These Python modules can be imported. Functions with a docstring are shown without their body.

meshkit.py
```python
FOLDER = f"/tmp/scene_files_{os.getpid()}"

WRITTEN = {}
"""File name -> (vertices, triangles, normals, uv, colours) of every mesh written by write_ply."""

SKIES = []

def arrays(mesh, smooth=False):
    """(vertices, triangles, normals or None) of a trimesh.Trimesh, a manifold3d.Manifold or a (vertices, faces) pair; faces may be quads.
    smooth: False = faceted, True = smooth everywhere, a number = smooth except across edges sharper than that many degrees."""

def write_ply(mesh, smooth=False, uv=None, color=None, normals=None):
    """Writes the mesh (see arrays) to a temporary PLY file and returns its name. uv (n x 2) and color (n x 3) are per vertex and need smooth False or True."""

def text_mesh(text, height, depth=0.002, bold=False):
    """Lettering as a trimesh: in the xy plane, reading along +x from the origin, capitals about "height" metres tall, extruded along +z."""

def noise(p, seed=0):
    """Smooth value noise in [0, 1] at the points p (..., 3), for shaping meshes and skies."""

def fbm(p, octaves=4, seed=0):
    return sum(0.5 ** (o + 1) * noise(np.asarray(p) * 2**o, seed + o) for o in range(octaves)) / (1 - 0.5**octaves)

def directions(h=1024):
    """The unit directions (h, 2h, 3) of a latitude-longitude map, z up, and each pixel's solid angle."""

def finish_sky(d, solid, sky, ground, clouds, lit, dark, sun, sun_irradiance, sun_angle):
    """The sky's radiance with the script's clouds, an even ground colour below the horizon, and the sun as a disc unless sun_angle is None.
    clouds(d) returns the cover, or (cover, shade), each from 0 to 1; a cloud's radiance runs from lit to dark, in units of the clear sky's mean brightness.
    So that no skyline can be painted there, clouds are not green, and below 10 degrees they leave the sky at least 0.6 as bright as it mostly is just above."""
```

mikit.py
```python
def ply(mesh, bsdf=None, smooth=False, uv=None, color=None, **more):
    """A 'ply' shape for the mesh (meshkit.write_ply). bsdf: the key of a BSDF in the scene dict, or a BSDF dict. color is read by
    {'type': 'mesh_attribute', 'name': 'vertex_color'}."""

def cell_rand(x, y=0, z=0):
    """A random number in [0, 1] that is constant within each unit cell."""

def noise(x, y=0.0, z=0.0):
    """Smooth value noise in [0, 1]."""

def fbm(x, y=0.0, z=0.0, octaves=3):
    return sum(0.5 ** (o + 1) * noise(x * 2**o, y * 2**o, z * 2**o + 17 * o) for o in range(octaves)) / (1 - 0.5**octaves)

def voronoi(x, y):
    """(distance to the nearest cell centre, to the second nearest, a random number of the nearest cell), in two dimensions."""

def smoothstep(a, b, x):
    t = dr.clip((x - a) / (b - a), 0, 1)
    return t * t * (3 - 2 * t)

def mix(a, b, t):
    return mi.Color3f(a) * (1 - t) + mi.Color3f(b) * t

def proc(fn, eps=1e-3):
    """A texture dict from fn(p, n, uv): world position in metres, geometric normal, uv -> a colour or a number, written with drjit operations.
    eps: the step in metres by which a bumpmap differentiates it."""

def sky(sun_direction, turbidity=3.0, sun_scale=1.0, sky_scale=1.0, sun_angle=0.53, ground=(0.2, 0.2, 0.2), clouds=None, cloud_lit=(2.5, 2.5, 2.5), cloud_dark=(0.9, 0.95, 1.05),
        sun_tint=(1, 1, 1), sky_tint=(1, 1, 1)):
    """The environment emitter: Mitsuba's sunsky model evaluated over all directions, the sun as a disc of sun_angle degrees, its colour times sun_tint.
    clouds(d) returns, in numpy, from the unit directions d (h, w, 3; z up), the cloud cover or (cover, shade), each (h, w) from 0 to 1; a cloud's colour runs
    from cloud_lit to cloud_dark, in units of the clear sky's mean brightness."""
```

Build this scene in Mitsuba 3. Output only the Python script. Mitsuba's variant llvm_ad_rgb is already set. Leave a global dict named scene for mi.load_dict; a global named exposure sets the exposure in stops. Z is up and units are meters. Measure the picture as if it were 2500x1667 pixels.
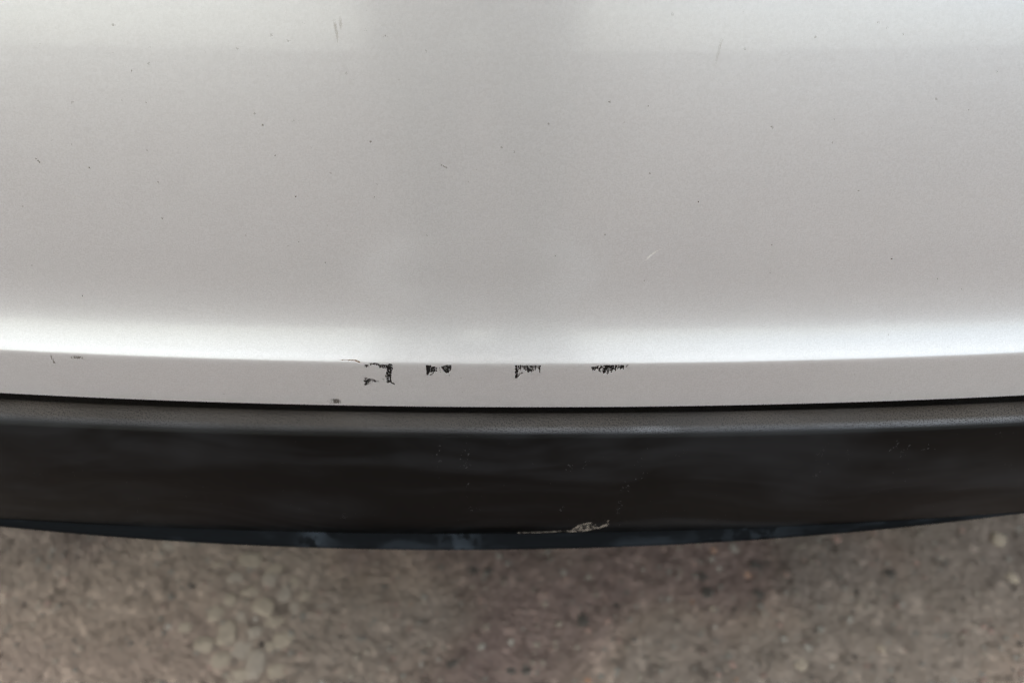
import math
import numpy as np, trimesh, manifold3d as m3, mitsuba as mi, drjit as dr
import mikit, meshkit
from mikit import proc, noise, fbm, voronoi, smoothstep, mix

T = mi.ScalarTransform4f
scene, labels = {}, {}

# ------------------------------------------------------------------ camera, sky, exposure
EYE = np.array([0.0, -0.357, 0.80])
PITCH = math.radians(43.0)
FWD = np.array([0, math.cos(PITCH), -math.sin(PITCH)])
scene['camera'] = {
    'type': 'thinlens', 'fov': 62.02, 'fov_axis': 'x', 'aperture_radius': 0.0038, 'focus_distance': 0.485,
    'near_clip': 0.002, 'far_clip': 500.0,
    'to_world': T().look_at(origin=EYE.tolist(), target=(EYE + FWD).tolist(), up=[0, 0, 1]),
}


def clouds(d):
    # overcast: the zenith about three times as bright as the horizon, uneven cloud, thinner to the right
    n = meshkit.fbm(d * np.array([2.4, 2.4, 5.0]) + 5.0, 4, seed=3)
    right = np.clip(0.5 + 0.9 * d[..., 0], 0, 1)
    shade = np.clip(1.0 - 1.15 * d[..., 2] + 1.1 * (n - 0.5), 0, 1)
    cover = np.clip(1.0 - 0.40 * right * np.clip((n - 0.42) * 5, 0, 1), 0, 1)
    return cover, shade


scene['sky'] = mikit.sky([-0.2, -0.3, 0.9], turbidity=3, sun_scale=0.05, sun_angle=50, clouds=clouds, cloud_lit=(2.42, 2.50, 2.58), cloud_dark=(1.72, 1.72, 1.42))
exposure = 3.0

# ------------------------------------------------------------------ materials
G = 1.25e-3       # pitch of the moulded grain of the black plastic


def paint_colour(p, n, uv):
    flake = mikit.cell_rand(uv.x * 1500, uv.y * 1500)
    haze = fbm(uv.x * 14, uv.y * 9, 3.0, 3)
    v = 0.985 + 0.11 * (flake - 0.5) + 0.04 * (haze - 0.5)
    return mi.Color3f(0.684, 0.702, 0.738) * v


def paint_bump(p, n, uv):
    return noise(uv.x * 330, uv.y * 330, 1.0) + 0.6 * noise(uv.x * 90, uv.y * 90, 5.0)


def coat_wave(p, n, uv):
    return noise(uv.x * 28, uv.y * 34, 2.0) + 0.35 * noise(uv.x * 75, uv.y * 80, 6.0)


scene['silver_paint'] = {'type': 'twosided', 'bsdf': {
    'type': 'blendbsdf', 'weight': 0.06,
    'a': {'type': 'bumpmap', 'scale': 2.4e-5, 'relief': proc(paint_bump, 4e-4), 'bsdf': {
        'type': 'principled', 'base_color': proc(paint_colour), 'metallic': 0.66, 'roughness': 0.41, 'specular': 0.5}},
    'b': {'type': 'bumpmap', 'scale': 9e-5, 'relief': proc(coat_wave, 1e-3), 'bsdf': {'type': 'roughconductor', 'alpha': 0.014, 'material': 'none'}}}}


def grain(p, n, uv):
    a, b, w = voronoi(uv.x / G, uv.y / G)
    return smoothstep(0.0, 0.42, a) + 2.6 * noise(uv.x * 16 + 3 * noise(uv.x * 7, uv.y * 20), uv.y * 85)


def plastic_colour(p, n, uv):
    warp = fbm(uv.x * 9, uv.y * 14, 5.0, 2)
    cloud = 0.55 * fbm(uv.x * 5 + 1.4 * warp, uv.y * 45 + 2.0 * warp, 2.0, 4) + 0.45 * fbm(uv.x * 16, uv.y * 24, 8.0, 4)
    painted_ripple = fbm(uv.x * 13 + 2 * warp, uv.y * 95 + 5 * warp, 7.0, 3)
    d = smoothstep(0.42, 0.72, cloud) * 0.011 + smoothstep(0.5, 0.8, painted_ripple) * 0.003  # cloudy smudges, plus wavy reflections of the face painted in as colour
    # paler brown tone over the ledge, missing from the pits of the grain
    a, b, w = voronoi(uv.x / G, uv.y / G)
    ledge_tone = smoothstep(0.0615, 0.0560, uv.y) * smoothstep(0.10, 0.34, a) * (0.6 + 0.8 * fbm(uv.x * 20, uv.y * 60, 1.0, 3))
    # sky highlight on the rounded edge of the ledge, painted into the base colour
    edge_glint = smoothstep(0.0562, 0.0590, uv.y) * smoothstep(0.0626, 0.0600, uv.y) * smoothstep(0.12, 0.38, a) * (0.25 + 0.75 * smoothstep(-0.05, 0.10, uv.x)) * (0.45 + 0.55 * smoothstep(0.3, 0.6, fbm(uv.x * 18, uv.y * 12, 9.0, 3)))
    return mi.Color3f(0.0022, 0.0023, 0.0025) + mi.Color3f(0.088, 0.096, 0.108) * edge_glint + mi.Color3f(0.90, 1.0, 1.18) * d + mi.Color3f(0.040, 0.035, 0.030) * ledge_tone


def plastic_rough(p, n, uv):
    return 0.20 + 0.12 * fbm(uv.x * 12, uv.y * 25, 4.0, 3)


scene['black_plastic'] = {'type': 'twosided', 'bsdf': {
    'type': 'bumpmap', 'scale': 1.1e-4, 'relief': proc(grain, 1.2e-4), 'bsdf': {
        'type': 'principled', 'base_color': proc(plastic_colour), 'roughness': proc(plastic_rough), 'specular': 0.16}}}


def lip_colour(p, n, uv):
    dust = fbm(uv.x * 26, uv.y * 60, 3.0, 4)
    d = smoothstep(0.5, 0.78, dust)
    rubs = dr.exp(-dr.square((uv.x + 0.136) / 0.010)) + 0.8 * dr.exp(-dr.square((uv.x + 0.036) / 0.013)) + 0.5 * dr.exp(-dr.square((uv.x - 0.17) / 0.03))
    d = d * 0.6 + 1.3 * rubs * smoothstep(0.38, 0.62, fbm(uv.x * 160, uv.y * 140, 5.0, 3))
    return mi.Color3f(0.0033, 0.0045, 0.0060) + mi.Color3f(0.014, 0.018, 0.023) * d


scene['lip_plastic'] = {'type': 'twosided', 'bsdf': {'type': 'principled', 'base_color': proc(lip_colour), 'roughness': 0.7, 'specular': 0.06}}
scene['under_plastic'] = {'type': 'twosided', 'bsdf': {'type': 'principled', 'base_color': {'type': 'rgb', 'value': [0.02, 0.02, 0.02]}, 'roughness': 0.7}}
scene['rubber_mark'] = {'type': 'twosided', 'bsdf': {'type': 'diffuse', 'reflectance': {'type': 'rgb', 'value': [0.014, 0.013, 0.013]}}}
scene['grey_mark'] = {'type': 'twosided', 'bsdf': {'type': 'diffuse', 'reflectance': {'type': 'rgb', 'value': [0.10, 0.092, 0.086]}}}
scene['pale_grey_mark'] = {'type': 'twosided', 'bsdf': {'type': 'diffuse', 'reflectance': {'type': 'rgb', 'value': [0.19, 0.18, 0.175]}}}
scene['rust_mark'] = {'type': 'twosided', 'bsdf': {'type': 'diffuse', 'reflectance': {'type': 'rgb', 'value': [0.16, 0.11, 0.075]}}}
scene['dirt'] = {'type': 'twosided', 'bsdf': {'type': 'diffuse', 'reflectance': {'type': 'rgb', 'value': [0.06, 0.053, 0.047]}}}
scene['scraped_plastic'] = {'type': 'twosided', 'bsdf': {'type': 'diffuse', 'reflectance': {'type': 'rgb', 'value': [0.30, 0.27, 0.24]}}}
scene['chalky'] = {'type': 'twosided', 'bsdf': {'type': 'diffuse', 'reflectance': {'type': 'rgb', 'value': [0.045, 0.045, 0.048]}}}


def ground_colour(p, n, uv):
    big = fbm(p.x * 4.5 + 3.1, p.y * 5.5 + 1.7, 0.0, 3)
    tint = fbm(p.x * 6.0 + 9.0, p.y * 6.0, 4.0, 3)
    mid = fbm(p.x * 38, p.y * 38, 2.0, 4)
    fine = fbm(p.x * 210, p.y * 210, 6.0, 3)
    left = dr.exp(-dr.square((p.x + 0.42) / 0.22) - dr.square((p.y - 0.07) / 0.16))
    right = dr.exp(-dr.square((p.x - 0.50) / 0.15) - dr.square((p.y - 0.03) / 0.10))
    c = mix((0.190, 0.165, 0.150), (0.315, 0.282, 0.240), smoothstep(0.34, 0.66, big + 0.28 * (left + right)))
    c = mix(c, mi.Color3f(0.215, 0.210, 0.190), smoothstep(0.5, 0.66, tint) * 0.6 * (1 - 0.8 * left))
    c = mix(c, mi.Color3f(0.215, 0.176, 0.168), smoothstep(0.55, 0.36, tint) * 0.6 * (1 - 0.7 * left))
    pit = smoothstep(0.66, 0.76, fbm(p.x * 85, p.y * 85, 8.0, 2))
    chip = smoothstep(0.68, 0.78, fbm(p.x * 95, p.y * 95, 12.0, 2))
    c = c * mi.Color3f(1.04, 0.945, 0.925) * (0.55 + 0.44 * mid + 0.14 * fine)
    c = mix(c, c * 0.42, pit * 0.5)
    return mix(c, c * 1.6 + mi.Color3f(0.02, 0.015, 0.01), chip * 0.55)


scene['ground_matter'] = {'type': 'twosided', 'bsdf': {'type': 'diffuse', 'reflectance': proc(ground_colour)}}
scene['stone_tinted'] = {'type': 'twosided', 'bsdf': {'type': 'diffuse', 'reflectance': {'type': 'mesh_attribute', 'name': 'vertex_color'}}}


def pebble_fn(c):
    c = np.array(c)

    def f(p, n, uv):
        return mi.Color3f(*c.tolist()) * (0.72 + 0.3 * fbm(p.x * 160, p.y * 160, p.z * 160, 3) + 0.26 * noise(p.x * 700, p.y * 700, p.z * 700))
    return f


for name, c in (('pebble_tan', (0.33, 0.288, 0.235)), ('pebble_grey', (0.28, 0.265, 0.24)), ('pebble_buff', (0.315, 0.28, 0.24)), ('pebble_pink', (0.32, 0.23, 0.20)), ('pebble_orange', (0.34, 0.225, 0.17)), ('pebble_dark', (0.085, 0.078, 0.072))):
    scene[name] = {'type': 'twosided', 'bsdf': {'type': 'diffuse', 'reflectance': proc(pebble_fn(c))}}

# ------------------------------------------------------------------ the bumper's form: profile rows (y, z) at the middle, plan curve per height
# height -> slant and bow of the plan curve y = slant x + bow x^2
PLAN_Z = np.array([0.2954, 0.3014, 0.4035, 0.4134, 0.4498, 0.60, 0.80])
SLANT = np.array([0.0148, 0.0077, -0.0030, -0.0031, -0.0037, -0.0037, -0.0037])
BOW = np.array([0.1854, 0.1171, 0.1036, 0.1078, 0.1144, 0.118, 0.12])
ALONG = np.concatenate([np.linspace(-0.95, -0.5, 40)[:-1], np.linspace(-0.5, 0.5, 201), np.linspace(0.5, 0.95, 40)[1:]])


def bowed(x, z):
    edge = np.maximum(np.abs(x) - 0.48, 0)
    return np.interp(z, PLAN_Z, SLANT) * x + np.interp(z, PLAN_Z, BOW) * x ** 2 + 7.0 * edge ** 3


def dense(points, step=0.0012, rounds=2):
    q = np.array(points, float)
    for _ in range(rounds):      # corner cutting rounds the moulded edges
        a, b = q[:-1] * 0.75 + q[1:] * 0.25, q[:-1] * 0.25 + q[1:] * 0.75
        q = np.vstack([q[:1], np.stack([a, b], 1).reshape(-1, 2), q[-1:]])
    s = np.concatenate([[0], np.cumsum(np.linalg.norm(np.diff(q, axis=0), axis=1))])
    t = np.concatenate([np.linspace(a, b, max(2, int((b - a) / step) + 1))[:-1] for a, b in zip(s[:-1], s[1:])] + [[s[-1]]])
    return np.stack([np.interp(t, s, q[:, 0]), np.interp(t, s, q[:, 1])], 1), t


def skin(points, material, step=0.0012, rounds=2):
    q, s = dense(points, step, rounds)
    X, S = np.meshgrid(ALONG, s)
    Z = np.repeat(q[:, 1:], len(ALONG), 1)
    Y = q[:, :1] + bowed(X, Z)
    n, m = X.shape
    i = np.arange((n - 1) * m).reshape(n - 1, m)[:, :-1].ravel()
    f = np.vstack([np.stack([i, i + m, i + 1], 1), np.stack([i + 1, i + m, i + m + 1], 1)])
    v = np.stack([X, Y, Z], -1).reshape(-1, 3)
    return mikit.ply((v, f), material, smooth=True, uv=np.stack([X, S], -1).reshape(-1, 2))


COVER = [(0.9000, 0.8108), (0.4500, 0.7908), (0.2200, 0.7708), (0.1033, 0.7438), (0.0713, 0.7118),
         (0.0553, 0.6858), (0.0461, 0.6625), (0.0413, 0.6458), (0.0334, 0.6091), (0.0264, 0.5676), (0.0198, 0.5202), (0.0175, 0.5021), (0.0160, 0.4914), (0.0140, 0.4809), (0.0113, 0.4707), (0.0075, 0.4613), (0.0031, 0.4538), (0.0008, 0.4507), (-0.0003, 0.4488),
         (-0.0007, 0.4440), (-0.0011, 0.4323), (-0.0018, 0.4150), (-0.0019, 0.4136), (-0.0012, 0.4131), (0.0015, 0.4130), (0.010, 0.4130), (0.045, 0.4130), (0.045, 0.3900)]
VALANCE = [(0.040, 0.3920), (0.010, 0.3930), (0.004, 0.3960), (0.0012, 0.4050), (-0.0003, 0.4067), (-0.0050, 0.4059), (-0.0095, 0.4046), (-0.0123, 0.4035), (-0.0146, 0.4016), (-0.0159, 0.3985), (-0.0177, 0.3833), (-0.0191, 0.3603), (-0.0190, 0.3338),
           (-0.0176, 0.3108), (-0.0168, 0.3014), (-0.0166, 0.2985)]
LIP = [(-0.0100, 0.3040), (-0.0168, 0.3014), (-0.0234, 0.2974), (-0.0252, 0.2956), (-0.0250, 0.2938), (-0.0225, 0.2930), (0.01, 0.2935)]
TRAY = [(0.010, 0.2937), (0.05, 0.296), (0.30, 0.285), (1.2, 0.27)]


def place(key, shape, label=None, category=None, **more):
    scene[key] = shape
    d = dict(more)
    if label:
        d['label'] = label
    if category:
        d['category'] = category
    if d:
        labels[key] = d


labels['car_bumper'] = {'label': 'scuffed silver car bumper over a black textured plastic skirt above gritty ground', 'category': 'car bumper'}
place('car_bumper__painted_cover', skin(COVER, 'silver_paint'), 'curved silver painted bumper skin with a bright crease')
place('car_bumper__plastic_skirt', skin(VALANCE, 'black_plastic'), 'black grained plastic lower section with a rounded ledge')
place('car_bumper__lower_lip', skin(LIP, 'lip_plastic', rounds=2), 'thin blue black dusty lip under the plastic section')
place('car_bumper__under_tray', skin(TRAY, 'under_plastic', step=0.02, rounds=1))

# ------------------------------------------------------------------ marks on the bumper: thin flakes lying on its skin
def on_skin(rows, x, z, off=0.00016):
    q, _ = dense(rows)
    q = q[np.argsort(-q[:, 1], kind='stable')] if rows is not LIP else q
    z_up, y_up = q[::-1, 1], q[::-1, 0]
    e = 0.0004
    dy = (np.interp(z + e, z_up, y_up) - np.interp(z - e, z_up, y_up)) / (2 * e)      # lift along the profile's normal
    k = off / np.sqrt(1 + dy ** 2)
    return np.stack([x, np.interp(z, z_up, y_up) + bowed(x, z) - k, z + dy * k], -1)


FACE = COVER[5:23]
SKIRT = VALANCE[7:15]


def flakes(rows, x0, z0, w, h, cover, cell=0.00021):
    """A sheet of small flakes where cover(x, y) of the marked patch is more than a half; x and y in mm from its upper left corner."""
    nx, ny = int(w / cell / 1000), int(h / cell / 1000)
    i, j = np.meshgrid(np.arange(nx), np.arange(ny))
    on = cover((i + 0.5) * cell * 1000, (j + 0.5) * cell * 1000) > 0.5
    i, j = i[on], j[on]
    c = np.array([[0, 0], [1, 0], [1, 1], [0, 1]])
    ux, uy = (i[:, None] + c[:, 0]).ravel(), (j[:, None] + c[:, 1]).ravel()
    v = on_skin(rows, x0 + ux * cell, z0 - uy * cell)
    k = np.arange(len(i)) * 4
    return v, np.stack([k, k + 3, k + 2, k + 1], 1)


def N(x, y, fx, fy, seed):
    return meshkit.noise(np.stack([x * fx, y * fy, 0 * x + seed], -1), seed=seed)


def blob(x, y, cx, cy, rx, ry):
    return np.clip(1.25 - np.hypot((x - cx) / rx, (y - cy) / ry), 0, 1)


def stroke(x, y, pts, width):
    best = np.full(np.shape(x), 9.0)
    for (ax, ay), (bx, by) in zip(pts[:-1], pts[1:]):
        t = np.clip(((x - ax) * (bx - ax) + (y - ay) * (by - ay)) / max((bx - ax) ** 2 + (by - ay) ** 2, 1e-9), 0, 1)
        best = np.minimum(best, np.hypot(x - ax - t * (bx - ax), y - ay - t * (by - ay)))
    return np.clip(1.3 - best / width, 0, 1)


def grit(x, y, fx, fy, seed, gain=2.4):
    n = 0.5 * N(x, y, fx, fy, seed) + 0.3 * N(x, y, fx * 2.1, fy * 2.3, seed + 40) + 0.2 * N(x, y, 5.0, 4.0, seed + 80)
    return np.clip((n - 0.5) * gain + 0.5, 0, 1)


def scuff_hook(x, y):
    s = np.maximum.reduce([blob(x, y, 3.4, 2.4, 2.2, 1.7) * 0.82, blob(x, y, 6.4, 0.9, 1.9, 1.1) * 0.85, stroke(x, y, [(8, 0.6), (10.5, 0.8), (11.5, 1.8)], 1.0) * 0.78,
                           stroke(x, y, [(11.5, 2.2), (14, 2.4), (16.5, 1.6)], 1.7) * 0.86, stroke(x, y, [(18.4, 1.2), (18.6, 5.0)], 0.45) * 0.8,
                           stroke(x, y, [(17.0, 1.8), (16.8, 5), (15.9, 9), (15.7, 14.2)], 1.9) * 0.98, stroke(x, y, [(14.5, 9.8), (15.2, 12.0)], 1.2) * 0.72, stroke(x, y, [(16, 13.8), (18.2, 16.2)], 0.8) * 0.8,
                           blob(x, y, 2.3, 15.0, 2.4, 2.6) * 1.02, blob(x, y, 0.9, 17, 1.3, 1.1) * 1.1, blob(x, y, 2.0, 12.2, 2.2, 1.6) * 0.6, stroke(x, y, [(4, 13.4), (6.5, 14)], 1.9) * 0.66, blob(x, y, 8.6, 14, 1.3, 0.9) * 0.6, blob(x, y, 12.2, 12.4, 1.4, 0.9) * 0.5])
    return s * (0.42 + 0.95 * grit(x, y, 1.5, 1.2, 1))


def scuff_bow(x, y):
    tri = np.clip(1.0 - 0.0 * x, 0, 1) * ((x > 0.25) & (x < 3.4 - 0.45 * np.maximum(y - 3.0, 0)) & (y > 0.5) & (y < 8.0))
    ring = np.maximum(stroke(x, y, [(10.0, 1.8), (12, 0.9), (14.6, 1.0), (14.4, 3.4), (12.6, 5.6), (11, 4.0), (10.4, 2.2)], 1.1) * 0.92, blob(x, y, 12.6, 2.8, 2.2, 2.0) * 0.8)
    s = np.maximum.reduce([stroke(x, y, [(3.2, 5.2), (4.2, 2.2), (5.0, 1.9)], 0.9) * 0.92, stroke(x, y, [(4.6, 4.8), (6.2, 2.8)], 0.8) * 0.82, stroke(x, y, [(5.8, 3.2), (6.4, 5.0)], 0.45) * 0.8,
                           stroke(x, y, [(8.2, 2.2), (8.5, 5.4)], 0.45) * 0.8, blob(x, y, 4.6, 4.0, 2.0, 2.6) * 0.66, ring, stroke(x, y, [(13, 5.8), (13.6, 8)], 0.5) * 0.62, stroke(x, y, [(2.2, 8.2), (4.2, 6.6)], 0.55) * 0.68])
    return np.maximum(tri * (0.42 + 0.5 * grit(x, y, 1.4, 1.2, 33, 1.6) + 0.2 * (x < 2)), s * (0.5 + 0.9 * grit(x, y, 1.9, 0.9, 3)))


def scuff_comb(x, y):
    low = 5.4 + 1.6 * np.sin(x * 0.8 + 1) + 3.0 * (N(x, y, 1.7, 0.05, 7) - 0.5)
    body = ((y > 0.5) & (x > 0.9) & (x < 15.2)) * np.clip((low - y) / 1.5, 0, 1) * 0.74
    top = stroke(x, y, [(1, 0.9), (4, 0.8), (6.5, 2.4), (9, 3.4), (12, 1.8), (15, 1.2)], 0.9) * 0.84
    bar = ((x > 0.15) & (x < 1.3 + 0.5 * (y > 7) * (10.6 - y) / 3) & (y > 0.4) & (y < 10.6)) * 1.0
    s = np.maximum.reduce([body, top, stroke(x, y, [(0.9, 10), (3.0, 7.0), (4.4, 6.0)], 0.9) * 0.72])
    return np.maximum(s * (0.33 + grit(x, y, 2.4, 0.75, 5, 3.0)), bar * (0.3 + 0.7 * grit(x, y, 2.0, 1.0, 25)))


def scuff_smear(x, y):
    low = 4.2 + 3.6 * np.exp(-((x - 10.5) / 4.5) ** 2) + 2.6 * (N(x, y, 1.3, 0.05, 10) - 0.5)
    body = (y > 0.4 + 0.045 * np.maximum(9 - x, 0) ** 2 * 0.6) * np.clip((low - y) / 1.8, 0, 1) * np.clip((x + 0.4) / 1.5, 0, 1) * np.clip((30 - x) / 12, 0, 1) ** 0.45
    heavy = 0.62 + 0.32 * np.exp(-((x - 11) / 3.0) ** 2) + 0.22 * np.exp(-((x - 19.5) / 1.6) ** 2) + 0.12 * np.exp(-((x - 1.5) / 1.5) ** 2)
    return body * heavy * (0.41 + 0.95 * grit(x, y, 1.5, 0.55, 8, 2.8))


def scuff_faint(x, y):
    return np.where((y > 0.4) & (y < 3.9) & (x > 1.3) & (x < 8.1), 0.95, 0.0) * (0.2 + 0.9 * grit(x, y, 1.7, 0.45, 11, 3.0)) * (0.85 + 0.25 * (x > 4)) + blob(x, y, 0.4, 2.4, 0.35, 0.4)


def scuff_dash(x, y):
    return np.where((y > 0.3) & (y < 2.2), 0.9, 0) * (0.15 + 0.9 * grit(x, y, 1.5, 0.7, 13, 3.0)) * np.clip(0.72 + x / 14, 0, 1.1)


def scuff_dots(x, y):
    return np.where(np.abs(x - 0.7) < 0.6, 0.85, 0) * (0.2 + 0.8 * grit(x, y, 1.0, 0.8, 14, 3.0)) * (0.8 + 0.06 * y)


for key, args, mat, label in (
        ('scuff_mark', (-0.0892, 0.4490, 19.5, 18.0, scuff_hook), 'rubber_mark', 'black hook shaped rubber scuff on the flat silver band'),
        ('scuff_mark_001', (-0.0509, 0.4484, 15.2, 9.0, scuff_bow), 'rubber_mark', 'small black bow tie shaped scuff on the silver band'),
        ('scuff_mark_002', (0.0016, 0.4487, 15.5, 11.5, scuff_comb), 'rubber_mark', 'comb like black scuff with a dark left edge'),
        ('scuff_mark_003', (0.0450, 0.4487, 30.0, 10.0, scuff_smear), 'rubber_mark', 'long black smeared scuff with streaks trailing right'),
        ('scuff_mark_004', (-0.1132, 0.4195, 8.4, 4.6, scuff_faint), 'grey_mark', 'faint grey scuff low on the silver band'),
        ('scuff_mark_005', (-0.2640, 0.4478, 8.6, 2.6, scuff_dash), 'pale_grey_mark', 'faint grey dash near the left end of the band'),
        ('scuff_mark_006', (-0.2757, 0.4475, 1.6, 6.5, scuff_dots), 'pale_grey_mark', 'faint grey dotted line at the left end of the band'),
        ('paint_chip', (-0.1012, 0.4507, 12.5, 1.7, lambda x, y: stroke(x, y, [(0.3, 0.35), (9, 0.4)], 0.25) * (0.35 + 0.6 * N(x, y, 0.7, 1, 15)) + stroke(x, y, [(9, 0.4), (11.6, 1.3)], 0.42)), 'rust_mark', 'thin brown chip on the bright crease')):
    place('car_bumper__painted_cover__' + key, mikit.ply(flakes(FACE, *args), mat), label)


def specks(rows, spots, seed):
    """Irregular little flecks: spots of (x, z, width, height, turn), in metres and radians."""
    r, vs, fs = np.random.default_rng(seed), [], []
    for k, (x, z, w, h, a) in enumerate(spots):
        t = np.arange(7) / 7 * 2 * np.pi
        q = (0.7 + 0.6 * r.random(7))[:, None] * np.stack([np.cos(t) * w / 2, np.sin(t) * h / 2], -1)
        q = np.vstack([[0, 0], q]) @ np.array([[math.cos(a), math.sin(a)], [-math.sin(a), math.cos(a)]])
        vs.append(on_skin(rows, x + q[:, 0], z + q[:, 1], 0.00012))
        fs.append(np.array([[0, 1 + b, 1 + (b + 1) % 7] for b in range(7)]) + 8 * k)
    return np.vstack(vs), np.vstack(fs)


r = np.random.default_rng(5)
SPOTS = [(-0.1904, 0.6329),(-0.2288, 0.6236),(-0.1749, 0.6234),(-0.177, 0.616),(-0.1864, 0.6122),(-0.2209, 0.596),(-0.1948, 0.598),(-0.1829, 0.5967),(-0.129, 0.5924),(-0.1259, 0.5865),(-0.1097, 0.5888),(-0.2486, 0.5647),(-0.2494, 0.5656),(-0.2218, 0.5617),(-0.1885, 0.5721),(-0.1221, 0.5707),(-0.0945, 0.5618),(-0.1146, 0.5482),(-0.0806, 0.6126),(-0.0602, 0.6299),(-0.0412, 0.6232),(-0.1456, 0.5245),(-0.1169, 0.5213),(-0.0463, 0.5263),(-0.1039, 0.5086),(-0.249, 0.4827),(-0.273, 0.5011),(-0.1868, 0.5546),(-0.1897, 0.5338),(-0.2656, 0.5381),(-0.072, 0.5787),(-0.0052, 0.5761),(-0.0708, 0.556),(-0.0728, 0.5486),(-0.2376, 0.5758),(-0.1149, 0.6295),(-0.1324, 0.6234),(-0.1232, 0.5186),(-0.0363, 0.5666),(-0.1071, 0.6272),(0.0751, 0.6394),(0.145, 0.6287),(0.1739, 0.6348),(0.1787, 0.6323),(0.1872, 0.6293),(0.0674, 0.5971),(0.162, 0.5895),(0.2115, 0.5987),(0.2299, 0.593),(0.0183, 0.5883),(0.0483, 0.5992),(0.1311, 0.586),(0.0177, 0.5468),(0.0506, 0.527),(0.0239, 0.5139),(0.1833, 0.5507),(0.0745, 0.4979),(0.1428, 0.5195),(0.2122, 0.509),(0.2425, 0.4951),(0.2585, 0.4878),(0.0988, 0.5461),(0.1637, 0.5774),(0.0714, 0.5621),(0.2386, 0.6114),(0.112, 0.6237),(0.0012, 0.5738)]
flecks = [(x, z, r.uniform(0.35, 0.85) * 1e-3, r.uniform(0.45, 1.0) * 1e-3, r.uniform(0, 3)) for x, z in SPOTS]
flecks += [(r.uniform(-0.34, 0.34), r.uniform(0.46, 0.68), s, s * r.uniform(0.8, 1.5), r.uniform(0, 3)) for s in r.uniform(0.12e-3, 0.4e-3, 60)]
flecks += [(r.uniform(-0.34, 0.34), r.uniform(0.416, 0.447), s, s * r.uniform(0.8, 1.5), r.uniform(0, 3)) for s in r.uniform(0.15e-3, 0.4e-3, 30)]
flecks += [(-0.2481, 0.5641, 1.6e-3, 0.6e-3, -0.9), (-0.0345, 0.5655, 2.2e-3, 0.4e-3, -0.7), (0.1311, 0.586, 1.6e-3, 0.3e-3, 0.1)]
place('car_bumper__painted_cover__dirt_specks', mikit.ply(specks(FACE, flecks, 6), 'dirt'), 'dark dirt specks sprinkled over the silver paint', kind='stuff')


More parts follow.
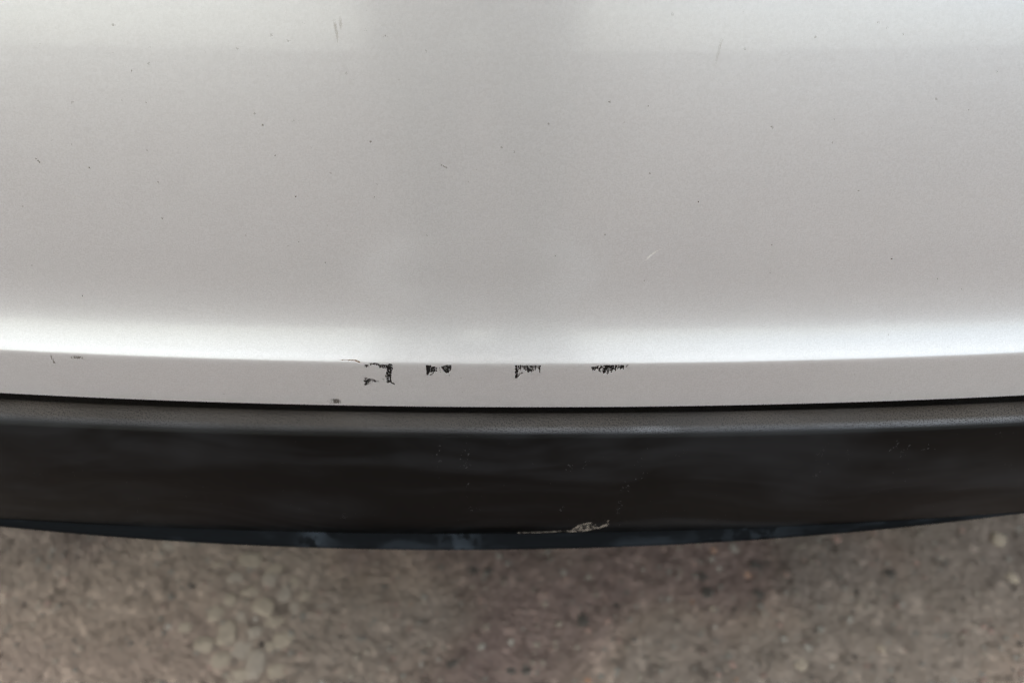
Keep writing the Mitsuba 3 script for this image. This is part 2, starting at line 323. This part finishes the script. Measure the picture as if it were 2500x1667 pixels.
def hairline(rows, pts, width):
    p = np.array(pts, float)
    t = np.linspace(0, len(p) - 1, 24)
    x, z = np.interp(t, np.arange(len(p)), p[:, 0]), np.interp(t, np.arange(len(p)), p[:, 1])
    d = np.stack([np.gradient(x), np.gradient(z)], -1)
    d /= np.linalg.norm(d, axis=1, keepdims=True)
    w = width / 2 * np.sin(np.linspace(0.12, np.pi - 0.12, 24)) * (0.6 + 0.8 * meshkit.noise(np.stack([t * 3, t, t], -1), seed=3))
    a, b = on_skin(rows, x - d[:, 1] * w, z + d[:, 0] * w, 0.00014), on_skin(rows, x + d[:, 1] * w, z - d[:, 0] * w, 0.00014)
    i = np.arange(23)
    return np.vstack([a, b]), np.stack([i, i + 24, i + 25, i + 1], 1)


scene['scratch_grey'] = {'type': 'twosided', 'bsdf': {'type': 'diffuse', 'reflectance': {'type': 'rgb', 'value': [0.36, 0.35, 0.34]}}}
scene['scratch_white'] = {'type': 'twosided', 'bsdf': {'type': 'diffuse', 'reflectance': {'type': 'rgb', 'value': [0.75, 0.75, 0.75]}}}
for k, (pts, wd, mat) in enumerate((([(-0.0841, 0.637), (-0.0835, 0.6326), (-0.0831, 0.6267)], 0.8e-3, 'scratch_grey'), ([(-0.0810, 0.6384), (-0.0812, 0.6321)], 0.6e-3, 'scratch_grey'),
                                    ([(0.1003, 0.6293), (0.0993, 0.6234), (0.0984, 0.6158)], 0.4e-3, 'scratch_grey'), ([(0.0736, 0.5105), (0.0771, 0.5146), (0.0816, 0.5181)], 0.7e-3, 'scratch_white'))):
    place('car_bumper__painted_cover__scratch' + ('_%03d' % k if k else ''), mikit.ply(hairline(FACE, pts, wd), mat))


def scrape(x, y):
    s = np.maximum.reduce([stroke(x, y, [(0, 19.4), (8, 19.1)], 0.5) * 0.85, stroke(x, y, [(8, 19.2), (22, 18.6), (31, 17.4), (37, 18.0)], 0.95) * 0.8,
                           stroke(x, y, [(36, 18.2), (46, 16.6), (55, 13.6)], 1.6) * 0.95, stroke(x, y, [(48, 15.5), (56, 13.4), (60, 11.0), (61, 8.5)], 1.5) * 0.88, stroke(x, y, [(60.5, 8), (61.5, 4.5)], 0.7) * 0.7,
                           stroke(x, y, [(38.5, 15.0), (42, 11.0), (47, 8.4), (49, 7.5)], 1.7) * 0.66, stroke(x, y, [(42, 14.5), (52, 11.0)], 3.4) * 0.62])
    return s * (0.2 + 0.95 * grit(x, y, 1.0, 1.2, 21, 2.8))


place('car_bumper__plastic_skirt__scrape', mikit.ply(flakes(SKIRT, 0.0040, 0.3220, 64, 20.3, scrape, 0.0003), 'scraped_plastic'), 'pale ragged scrape along the lower edge of the black plastic')
CHALK = [(-0.0287, 0.399), (-0.0293, 0.3917), (-0.0298, 0.3795), (-0.0294, 0.3764), (-0.0299, 0.3615), (-0.0313, 0.3562), (-0.0446, 0.3891), (-0.047, 0.3787), (0.078, 0.3803), (0.0825, 0.3684), (0.0736, 0.3561), (0.072, 0.3416), (0.0707, 0.3288), (0.0334, 0.3333), (0.036, 0.3204), (-0.027, 0.3338), (-0.1132, 0.3225), (-0.1002, 0.3228), (0.0378, 0.3747), (0.0446, 0.3794), (0.029, 0.3886), (0.1053, 0.385), (0.2403, 0.3873), (0.2466, 0.3828), (0.2601, 0.3849), (0.1954, 0.3881), (0.1947, 0.3782), (0.2117, 0.3803), (0.1967, 0.3613), (0.2006, 0.344), (0.2111, 0.3303), (0.3051, 0.3959), (0.3231, 0.3642), (0.2722, 0.402)]
dust = [(x + r.normal(0, 0.0019), z + r.normal(0, 0.0030), q, q * r.uniform(0.8, 3.0), r.uniform(-0.7, 0.7)) for x, z in CHALK for q in 0.25e-3 + 0.8e-3 * r.random(r.integers(1, 9)) ** 2]
dust += [(r.uniform(-0.34, 0.34), r.uniform(0.31, 0.397), s, s * r.uniform(0.7, 1.6), r.uniform(0, 3)) for s in r.uniform(0.2e-3, 0.6e-3, 110)]
place('car_bumper__plastic_skirt__dust_flecks', mikit.ply(specks(SKIRT, dust, 9), 'chalky'), 'pale dust flecks on the black plastic', kind='stuff')

# ------------------------------------------------------------------ ground
rng = np.random.default_rng(11)


def ground_height(x, y):
    p = np.stack([x, y, 0 * x], -1)
    near = np.clip(1.6 - np.hypot(x, y - 0.1) / 1.2, 0, 1)
    h = 0.006 * (meshkit.fbm(p * 7, 3, seed=1) - 0.5) + 0.0042 * (meshkit.fbm(p * 60, 3, seed=2) - 0.5) + 0.0022 * (meshkit.noise(p * 260, seed=4) - 0.5)
    return h * near


def axis(a, b, step, far):
    inner = np.arange(a, b + step / 2, step)
    out, s, q = [], step, b
    while q < far:
        s *= 1.22
        q += s
        out.append(q)
    low, s, q = [], step, a
    while q > -far:
        s *= 1.22
        q -= s
        low.append(q)
    return np.concatenate([low[::-1], inner, out])


gx, gy = axis(-0.70, 0.70, 0.0016, 250), axis(-0.06, 0.26, 0.0016, 250)
X, Y = np.meshgrid(gx, gy)
Z = ground_height(X, Y)
n, m = X.shape
i = np.arange((n - 1) * m).reshape(n - 1, m)[:, :-1].ravel()
place('ground', mikit.ply((np.stack([X, Y, Z], -1).reshape(-1, 3), np.vstack([np.stack([i, i + 1, i + m], 1), np.stack([i + 1, i + m + 1, i + m], 1)])), 'ground_matter', smooth=True), kind='structure')


def stone(x, y, w, h, rot, lift, level, seed, squash=0.55):
    s = trimesh.creation.icosphere(subdivisions=level)
    v = np.array(s.vertices)
    v = np.sign(v) * np.abs(v) ** 0.68
    v = v * (1 + 0.55 * (meshkit.noise(v * 1.3 + seed * 7.3, seed=seed) - 0.5))[:, None]
    v = v * np.array([w / 2, h / 2, min(w, h) / 2 * squash])
    c, k = math.cos(rot), math.sin(rot)
    v = np.stack([c * v[:, 0] - k * v[:, 1] + x, k * v[:, 0] + c * v[:, 1] + y, v[:, 2]], 1)
    v[:, 2] += float(ground_height(np.array(x), np.array(y))) + lift * min(w, h) * squash / 2
    return v, np.array(s.faces)


PEBBLES = [(-0.2821, 0.1549, 24.4, 19.5),(-0.2536, 0.1442, 16.9, 13.0),(-0.2565, 0.1316, 15.0, 17.3),(-0.231, 0.1285, 11.3, 13.0),(-0.2738, 0.1182, 18.8, 13.0),(-0.2379, 0.1162, 15.0, 19.5),(-0.2149, 0.1101, 11.3, 15.1),(-0.2563, 0.1001, 22.6, 17.3),(-0.2228, 0.0991, 11.3, 15.1),(-0.2933, 0.1081, 13.2, 13.0),(-0.2419, 0.0826, 20.7, 15.1),(-0.2774, 0.0903, 11.3, 13.0),(-0.2879, 0.0712, 18.8, 28.1),(-0.304, 0.0932, 15.0, 17.3),(-0.2596, 0.0702, 15.0, 15.1),(-0.2276, 0.0637, 20.7, 17.3),(-0.3072, 0.0581, 20.7, 17.3),(-0.2691, 0.0545, 20.7, 23.8),(-0.2416, 0.0554, 11.3, 13.0),(-0.2856, 0.0409, 20.7, 17.3),(-0.2516, 0.0382, 16.9, 28.1),(-0.2656, 0.025, 26.3, 17.3),(-0.2285, 0.0294, 16.9, 15.1),(-0.3779, 0.1736, 14.1, 9.7),(-0.3166, 0.1502, 9.4, 8.7),(-0.3316, 0.0768, 13.2, 10.8),(-0.294, 0.1337, 16.9, 13.0)]
RIGHT = [(0.2205, 0.1678, 7.8),(0.1961, 0.1514, 7.2),(0.2515, 0.1378, 7.2),(0.0551, 0.1399, 6.6),(0.1634, 0.1095, 6.6),(0.2069, 0.0978, 7.8),(0.098, 0.0831, 7.8),(0.0775, 0.0731, 6.6),(0.2725, 0.0649, 6.6),(0.2938, 0.0552, 7.8),(0.2167, 0.0387, 7.2),(0.2421, 0.1696, 12.0),(0.3583, 0.1821, 10.2),(0.4652, 0.176, 6.6),(0.4372, 0.1528, 6.0),(0.2716, 0.0791, 6.6),(-0.0304, 0.0567, 9.0),(0.4038, 0.1025, 6.0),(0.531, 0.1335, 13.8),(0.3441, 0.0853, 7.2),(0.367, 0.0546, 8.4),(0.2839, 0.0378, 13.2),(0.2041, 0.1154, 13.8),(0.2579, 0.1147, 12.0),(0.4031, 0.1402, 13.2),(0.203, 0.1351, 10.8),(-0.0586, 0.0387, 10.8),(-0.0416, 0.1436, 9.0),(-0.0252, 0.1419, 9.0),(0.0725, 0.0837, 12.0),(0.0137, 0.0322, 10.2),(-0.0012, 0.0316, 9.6),(0.5366, 0.1821, 18.1),(0.2621, 0.1487, 13.2)]
pr = np.random.default_rng(21)
count = 0
for k, (x, y, w, h) in enumerate(PEBBLES):
    key = 'ground__pebble' + ('_%03d' % count if count else '')
    place(key, mikit.ply(stone(x, y, w / 1000, h / 1000, pr.uniform(-0.3, 0.3), -0.45, 3, 100 + k, 0.30), ('pebble_tan', 'pebble_tan', 'pebble_buff')[k % 3], smooth=True))
    count += 1
TONE = ['pebble_orange', 'pebble_pink', 'pebble_orange', 'pebble_grey', 'pebble_grey', 'pebble_tan', 'pebble_pink', 'pebble_pink', 'pebble_grey', 'pebble_grey', 'pebble_pink', 'pebble_grey', 'pebble_pink', 'pebble_grey',
        'pebble_pink', 'pebble_pink', 'pebble_grey', 'pebble_grey', 'pebble_tan', 'pebble_grey', 'pebble_tan', 'pebble_tan'] + ['pebble_dark'] * 10 + ['pebble_tan', 'pebble_dark']
for k, ((x, y, w), tone) in enumerate(zip(RIGHT, TONE)):
    place('ground__pebble_%03d' % count, mikit.ply(stone(x, y, w / 1000, w / 1000 * pr.uniform(0.7, 1.0), pr.uniform(0, 3), -0.2, 2, 200 + k), tone, smooth=True))
    count += 1

vs, fs, cs, at = [], [], [], 0
shades = np.array([[0.27, 0.24, 0.205], [0.23, 0.22, 0.20], [0.27, 0.20, 0.175], [0.09, 0.08, 0.072], [0.17, 0.155, 0.14], [0.33, 0.20, 0.14], [0.36, 0.34, 0.31]])
for k in range(3600):
    x, y = pr.uniform(-0.66, 0.66), pr.uniform(-0.05, 0.24)
    s = 0.0015 + 0.0045 * pr.random() ** 3.5
    v, f = stone(x, y, s * pr.uniform(0.8, 1.4), s, pr.uniform(0, 3), pr.uniform(-0.5, 0.3), 1, 1000 + k % 40)
    c = shades[pr.choice(7, p=[0.32, 0.26, 0.14, 0.07, 0.17, 0.01, 0.03])] * pr.uniform(0.75, 1.1)
    vs.append(v); fs.append(f + at); cs.append(np.tile(c, (len(v), 1))); at += len(v)
place('ground__grit', mikit.ply((np.vstack(vs), np.vstack(fs)), 'stone_tinted', smooth=True, color=np.vstack(cs)), 'loose grit and tiny stones scattered over the ground', kind='stuff')
labels['ground'] = {'kind': 'structure', 'label': 'worn grey brown ground of gritty weathered asphalt below the bumper'}

# ------------------------------------------------------------------ the photographer, seen only as a soft reflection in the paint
def ball(p, rad, seg=20):
    return m3.Manifold.sphere(rad, seg).translate(tuple(map(float, p)))


def limb(*joints):
    """Hulls of neighbouring (point, radius) joints, added into one body."""
    return [m3.Manifold.batch_hull([ball(*a), ball(*b)]) for a, b in zip(joints[:-1], joints[1:])]


def solid(parts, edge=0.012, rounds=8):
    b = m3.Manifold.batch_boolean(parts, m3.OpType.Add).refine_to_length(edge)
    q = b.to_mesh()
    t = trimesh.Trimesh(q.vert_properties[:, :3], q.tri_verts)
    trimesh.smoothing.filter_taubin(t, iterations=rounds)
    return t


PHONE = EYE + np.array([0.03, 0, 0]) - 0.009 * FWD
RT, UP = np.array([1.0, 0, 0]), np.array([0, math.sin(PITCH), math.cos(PITCH)])


def grip(a, b, c):
    return PHONE + a * RT + b * UP + c * FWD


for name, c, rough in (('skin', (0.50, 0.33, 0.25), 0.5), ('shirt_cloth', (0.70, 0.60, 0.46), 0.9), ('trouser_cloth', (0.30, 0.27, 0.235), 0.9), ('hair_brown', (0.05, 0.035, 0.025), 0.6),
                       ('shoe_canvas', (0.62, 0.61, 0.59), 0.5), ('phone_case', (0.03, 0.03, 0.035), 0.35), ('eye_white', (0.75, 0.73, 0.7), 0.3), ('lip_pink', (0.42, 0.2, 0.17), 0.5)):
    scene[name] = {'type': 'twosided', 'bsdf': {'type': 'principled', 'base_color': {'type': 'rgb', 'value': list(c)}, 'roughness': rough, 'specular': 0.3}}

BX = -0.075      # the photographer leans a little to the left of the phone
HEAD, TILT = np.array([BX, -0.535, 1.475]), math.radians(-32)


def headed(p):
    x, y, z = p
    return HEAD + np.array([x, y * math.cos(TILT) - z * math.sin(TILT), y * math.sin(TILT) + z * math.cos(TILT)])


def hp(*balls):
    return m3.Manifold.batch_hull([ball(headed(p), rad) for p, rad in balls])


head = [hp(((0, -0.01, 0.035), 0.078), ((0, -0.035, 0.02), 0.072), ((0, 0.03, -0.02), 0.058), ((0, 0.048, -0.088), 0.022), ((0.035, 0.01, -0.065), 0.026), ((-0.035, 0.01, -0.065), 0.026)),
        hp(((0, 0.082, 0.012), 0.008), ((0, 0.104, -0.028), 0.010), ((0.013, 0.088, -0.034), 0.008), ((-0.013, 0.088, -0.034), 0.008)),
        hp(((0.03, 0.07, 0.03), 0.011), ((-0.03, 0.07, 0.03), 0.011)), hp(((0.016, 0.072, -0.06), 0.007), ((-0.016, 0.072, -0.06), 0.007), ((0, 0.078, -0.058), 0.008))]
for s in (-1, 1):
    head.append(hp(((s * 0.079, -0.01, 0.022), 0.009), ((s * 0.086, -0.018, 0.0), 0.011), ((s * 0.077, -0.006, -0.03), 0.007)))
body = head + limb((headed((0, -0.02, -0.04)), 0.055), ((BX, -0.625, 1.345), 0.058), ((BX, -0.68, 1.2), 0.12), ((BX, -0.88, 0.95), 0.13))
for s in (-1, 1):
    sh, el, wr = (BX + s * 0.185, -0.64, 1.295), (BX * 0.5 + s * 0.30, -0.585, 1.03), grip(s * 0.118, -0.035, -0.075)
    body += limb(((BX, -0.65, 1.28), 0.07), (sh, 0.052), (el, 0.041), (wr, 0.027))
    knuckle = [grip(s * 0.088, b, -0.006) for b in (0.040, 0.018, -0.004, -0.025)]
    palm_root = grip(s * 0.110, -0.03, -0.055)
    body += [m3.Manifold.batch_hull([ball(palm_root, 0.02), ball(wr, 0.025)] + [ball(k, 0.0105) for k in knuckle])]
    body += limb((knuckle[0], 0.0095), (grip(s * 0.070, 0.047, 0.000), 0.0088), (grip(s * 0.045, 0.0475, 0.000), 0.0080), (grip(s * 0.028, 0.0465, -0.001), 0.0072))
    for k, b, reach in ((1, 0.020, 0.058), (2, 0.0, 0.057), (3, -0.020, 0.060)):
        body += limb((knuckle[k], 0.0092), (grip(s * 0.0865, b, 0.006), 0.0086), (grip(s * 0.074, b, 0.0125), 0.0078), (grip(s * reach, b, 0.0118), 0.0068))
    body += limb((grip(s * 0.100, -0.040, -0.045), 0.015), (grip(s * 0.082, -0.030, -0.022), 0.0115), (grip(s * 0.060, -0.015, -0.0155), 0.0098))
    body += limb(((BX + s * 0.09, -0.90, 0.92), 0.095), ((BX + s * 0.11, -0.99, 0.50), 0.056), ((BX + s * 0.125, -1.16, 0.10), 0.036))
place('person', mikit.ply(solid(body, 0.008, 6), 'skin', smooth=True), 'bending adult in a beige shirt holding a phone with both hands behind the camera', 'person')
torso = [m3.Manifold.batch_hull([ball((BX + s * 0.165, -0.645, 1.29), 0.066) for s in (-1, 1)] + [ball((BX + s * 0.10, -0.66, 1.15), 0.125) for s in (-1, 1)]),
         m3.Manifold.batch_hull([ball((BX + s * 0.10, -0.66, 1.15), 0.125) for s in (-1, 1)] + [ball((BX + s * 0.085, -0.87, 0.93), 0.125) for s in (-1, 1)]),
         m3.Manifold.batch_hull([ball((BX + s * 0.12, -0.645, 1.30), 0.055) for s in (-1, 1)] + [ball((BX, -0.63, 1.335), 0.062)])]
for s in (-1, 1):
    torso += limb(((BX + s * 0.185, -0.64, 1.295), 0.066), ((BX + s * 0.255, -0.605, 1.13), 0.062))
place('person__shirt', mikit.ply(solid(torso, 0.015, 8), 'shirt_cloth', smooth=True))
legs = []
for s in (-1, 1):
    legs += limb(((BX + s * 0.085, -0.885, 0.92), 0.118), ((BX + s * 0.11, -0.99, 0.50), 0.076), ((BX + s * 0.125, -1.16, 0.10), 0.058))
legs.append(m3.Manifold.batch_hull([ball((BX + s * 0.085, -0.885, 0.93), 0.122) for s in (-1, 1)]))
place('person__trousers', mikit.ply(solid(legs, 0.015, 6), 'trouser_cloth', smooth=True))
place('person__hair', mikit.ply(solid([hp(((0, -0.018, 0.048), 0.081), ((0, -0.045, 0.025), 0.074), ((0, 0.022, 0.068), 0.055)), hp(((0, -0.05, 0.02), 0.07), ((0, -0.05, -0.035), 0.055))], 0.010, 4), 'hair_brown', smooth=True))
for k, s in enumerate((-1, 1)):
    tail = '_001' if k else ''
    e = trimesh.creation.icosphere(subdivisions=2, radius=0.0105)
    e.apply_translation(headed((s * 0.031, 0.0745, 0.012)))
    place('person__eye' + tail, mikit.ply(e, 'eye_white', smooth=True))
    shoe = [m3.Manifold.batch_hull([ball((BX + s * 0.085, -1.25, 0.045), 0.040), ball((BX + s * 0.215, -0.97, 0.034), 0.030), ball((BX + s * 0.245, -1.00, 0.034), 0.030), ball((BX + s * 0.125, -1.16, 0.085), 0.047)]).trim_by_plane((0, 0, 1), 0.004)]
    place('person__shoe' + tail, mikit.ply(solid(shoe, 0.012, 2), 'shoe_canvas', smooth=True))
place('person__mouth', mikit.ply(solid([hp(((0.018, 0.0785, -0.0615), 0.0035), ((0, 0.087, -0.0595), 0.0042), ((-0.018, 0.0785, -0.0615), 0.0035))], 0.004, 1), 'lip_pink', smooth=True))
slab = m3.CrossSection.square((0.138, 0.060), True).offset(0.006, m3.JoinType.Round, circular_segments=24).extrude(0.0085).translate((0, 0, -0.0045))
q = slab.to_mesh()
v = np.array(q.vert_properties[:, :3], float)
v = PHONE + v[:, :1] * RT + v[:, 1:2] * UP + v[:, 2:] * FWD
place('phone', mikit.ply(trimesh.Trimesh(v, np.array(q.tri_verts)), 'phone_case', smooth=30), 'black phone held sideways in both hands of the bending adult', 'phone')
